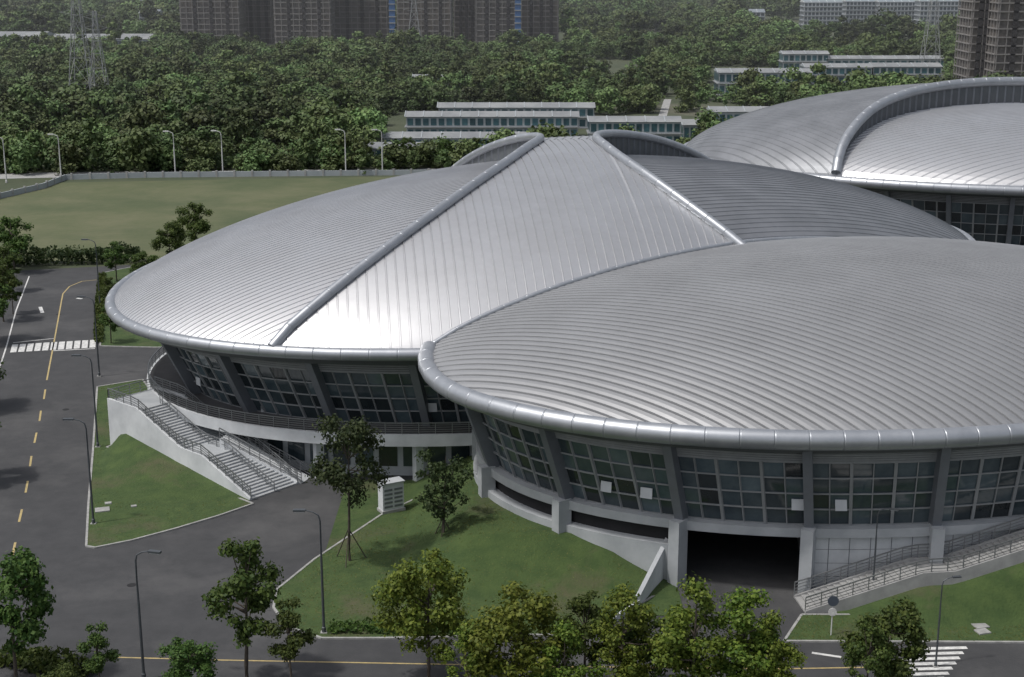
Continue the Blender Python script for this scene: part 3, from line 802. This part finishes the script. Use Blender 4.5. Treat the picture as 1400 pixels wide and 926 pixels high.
for (u0,u1,v,hh,dp,fl,co) in ((1098,1150,41,17,14,6,10),(1155,1195,39,17,14,6,8),(1200,1250,40,17,14,6,10),(1256,1318,42,18,14,6,12),(1015,1045,36,9,12,3,5),(192,217,46,12,16,4,4),(860,920,8,16,14,5,8),(1040,1080,12,20,14,7,6),(780,800,20,14,14,4,4)):
    block('apartment_block',u0,u1,v,hh,dp,'apt','aptroof','sky_win',fl,co,gable=2)
for (u0,u1,v,hh,dp) in ((-10,60,66,6,20),(70,205,70,6,22),(120,240,16,14,30),(10,100,9,10,30),(30,70,72,5,9)):
    block('warehouse',u0,u1,v,hh,dp,'prewall','preroof','sky_win',1,8,gable=2)
def constr(u0,u1,v,hh,dp,nm='tower_block_under_construction'):
    e=empty(nm); a=Vector(G(u0,v));b=Vector(G(u1,v));d=(b-a).normalized();n=Vector((-d.y,d.x,0));L_=(b-a).length
    mb=MB();c=[a,b,b+n*dp,a+n*dp];mb.hexa(c+[p+Vector((0,0,hh)) for p in c],'net');mb.obj('netted_shell',e)
    mb=MB();z=0
    while z<hh:
        q=[p+Vector((0,0,z)) for p in (a-n*.5-d*.5,b-n*.5+d*.5,b+n*dp+d*.5,a+n*dp-d*.5)]
        for s1,s2 in ((0,1),(1,2),(3,0)): mb.beam(q[s1],q[s2],.4,.45,'slab')
        z+=2.9
    m=int(L_/3)
    for i in range(m+1):
        p=a+d*(L_*i/m)-n*.5; mb.beam(p,p+Vector((0,0,hh)),.3,.3,'slab')
    m=int(dp/3)
    for i in range(m+1):
        for q in (b+d*.5,a-d*.5): p=q+n*(dp*i/m); mb.beam(p,p+Vector((0,0,hh)),.3,.3,'slab')
    for fr in (.22,.5,.78):
        p=a+d*(L_*fr)-n*.7; w=d*1.8; mb.hexa([p,p+w,p+w+n*.3,p+n*.3]+[v_+Vector((0,0,hh)) for v_ in (p,p+w,p+w+n*.3,p+n*.3)],'netd')
    mb.obj('scaffold',e); return e
for u0,u1,v in ((250,328,64),(334,372,60),(378,452,66),(458,530,62),(545,616,66),(622,650,60),(652,704,65),(713,762,60)):
    constr(u0,u1,v,62,18)
constr(1322,1352,128,62,16);constr(1357,1440,132,70,20)
for u in (537,708):
    mb=MB(); a=Vector(G(u-4,66));b=Vector(G(u+4,66)); mb.hexa([a,b,b+Vector((0,3,0)),a+Vector((0,3,0))]+[p+Vector((0,0,64)) for p in (a,b,b+Vector((0,3,0)),a+Vector((0,3,0)))],'blue')
    for i in range(20): mb.beam(a+Vector((-.3,-.2,i*3.2)),b+Vector((.3,-.2,i*3.2)),.3,.5,'steel')
    mb.obj('construction_hoist')
def pylon(u,v,h,w):
    mb=MB();b=Vector(G(u,v));lv=[0,.2,.38,.54,.68,.8,.9,1]
    def cr(f): k=w*(1-f)**1.2/2+.5; return [b+Vector((sx*k,sy*k,h*f)) for sx,sy in((-1,-1),(1,-1),(1,1),(-1,1))]
    for f0,f1 in zip(lv[:-1],lv[1:]):
        A0,A1=cr(f0),cr(f1)
        for i in range(4):
            j=(i+1)%4; mb.beam(A0[i],A1[i],.17,.17,'steel'); mb.beam(A0[i],A1[j],.09,.09,'steel'); mb.beam(A0[j],A1[i],.09,.09,'steel'); mb.beam(A1[i],A1[j],.1,.1,'steel')
    for f in (.7,.82,.94):
        for s in (-1,1):
            t=b+Vector((s*w*.75,0,h*f)); mb.beam(b+Vector((0,0,h*f-1)),t,.12,.12,'steel'); mb.beam(b+Vector((0,0,h*f+1)),t,.1,.1,'steel')
    mb.obj('power_pylon')
pylon(115,152,44,7);pylon(138,140,30,5);pylon(567,72,30,7);pylon(1270,100,40,7)
poly('footpath',px([(898,165),(910,165),(918,136),(908,136)]),.05,'conc')
mb=MB(); R=random.Random(3)
for i in range(9):
    p=G(1122+i*9,136+R.uniform(-1,1)); mb.box(p[0],p[1],0,R.uniform(1.2,2.6),2.4,3,R.uniform(-.3,.3),R.choice(['netd','net','slab'])); mb.box(p[0]+.5,p[1]-2,0,.9,1.6,1.2,R.uniform(-.3,.3),'netd')
mb.obj('material_stacks')

# ---------------- haze: real scattering air over the distant country ----------------
mb=MB(); m=bpy.data.materials.new('hazy_air'); m.use_nodes=True; nt=m.node_tree; nt.nodes.remove(nt.nodes['Principled BSDF'])
vs=nt.nodes.new('ShaderNodeVolumeScatter'); vs.inputs['Density'].default_value=.00020; vs.inputs['Color'].default_value=(.93,.96,1,1); vs.inputs['Anisotropy'].default_value=.2
nt.links.new(vs.outputs[0],nt.nodes['Material Output'].inputs['Volume']); M['haze']=m
mb.hexa([(-1500,330,-5),(1500,330,-5),(1500,3000,-5),(-1500,3000,-5),(-1500,330,110),(1500,330,110),(1500,3000,110),(-1500,3000,110)],'haze'); mb.obj('sky_haze')

# ---------------- light / camera ----------------
el=math.radians(62); az=math.atan2(-6,-2.6)
w=bpy.data.worlds.new('World'); S.world=w; w.use_nodes=True; nt=w.node_tree
sk=nt.nodes.new('ShaderNodeTexSky'); sk.sky_type='NISHITA'; sk.sun_disc=False; sk.sun_elevation=el; sk.sun_rotation=az%(2*math.pi); sk.dust_density=4; sk.ozone_density=.8
hs=nt.nodes.new('ShaderNodeHueSaturation'); hs.inputs['Saturation'].default_value=.45
bg=nt.nodes['Background']; nt.links.new(sk.outputs[0],hs.inputs['Color']); nt.links.new(hs.outputs[0],bg.inputs['Color']); bg.inputs['Strength'].default_value=.13
ld=bpy.data.lights.new('sun','SUN'); ld.energy=2.15; ld.angle=math.radians(3); ld.color=(1,.97,.92)
lo=bpy.data.objects.new('sun',ld); S.collection.objects.link(lo)
ts=Vector((math.sin(az)*math.cos(el),math.cos(az)*math.cos(el),math.sin(el))); lo.rotation_euler=(-ts).to_track_quat('-Z','Y').to_euler()
cd=bpy.data.cameras.new('camera'); cam=bpy.data.objects.new('camera',cd); S.collection.objects.link(cam)
cam.location=(0,0,CH); cam.rotation_euler=(math.pi/2-P,0,0); cd.sensor_width=36; cd.lens=36*F/1400; cd.clip_start=1; cd.clip_end=12000
S.camera=cam
S.view_settings.view_transform='Standard'; S.view_settings.look='None'; S.view_settings.exposure=0
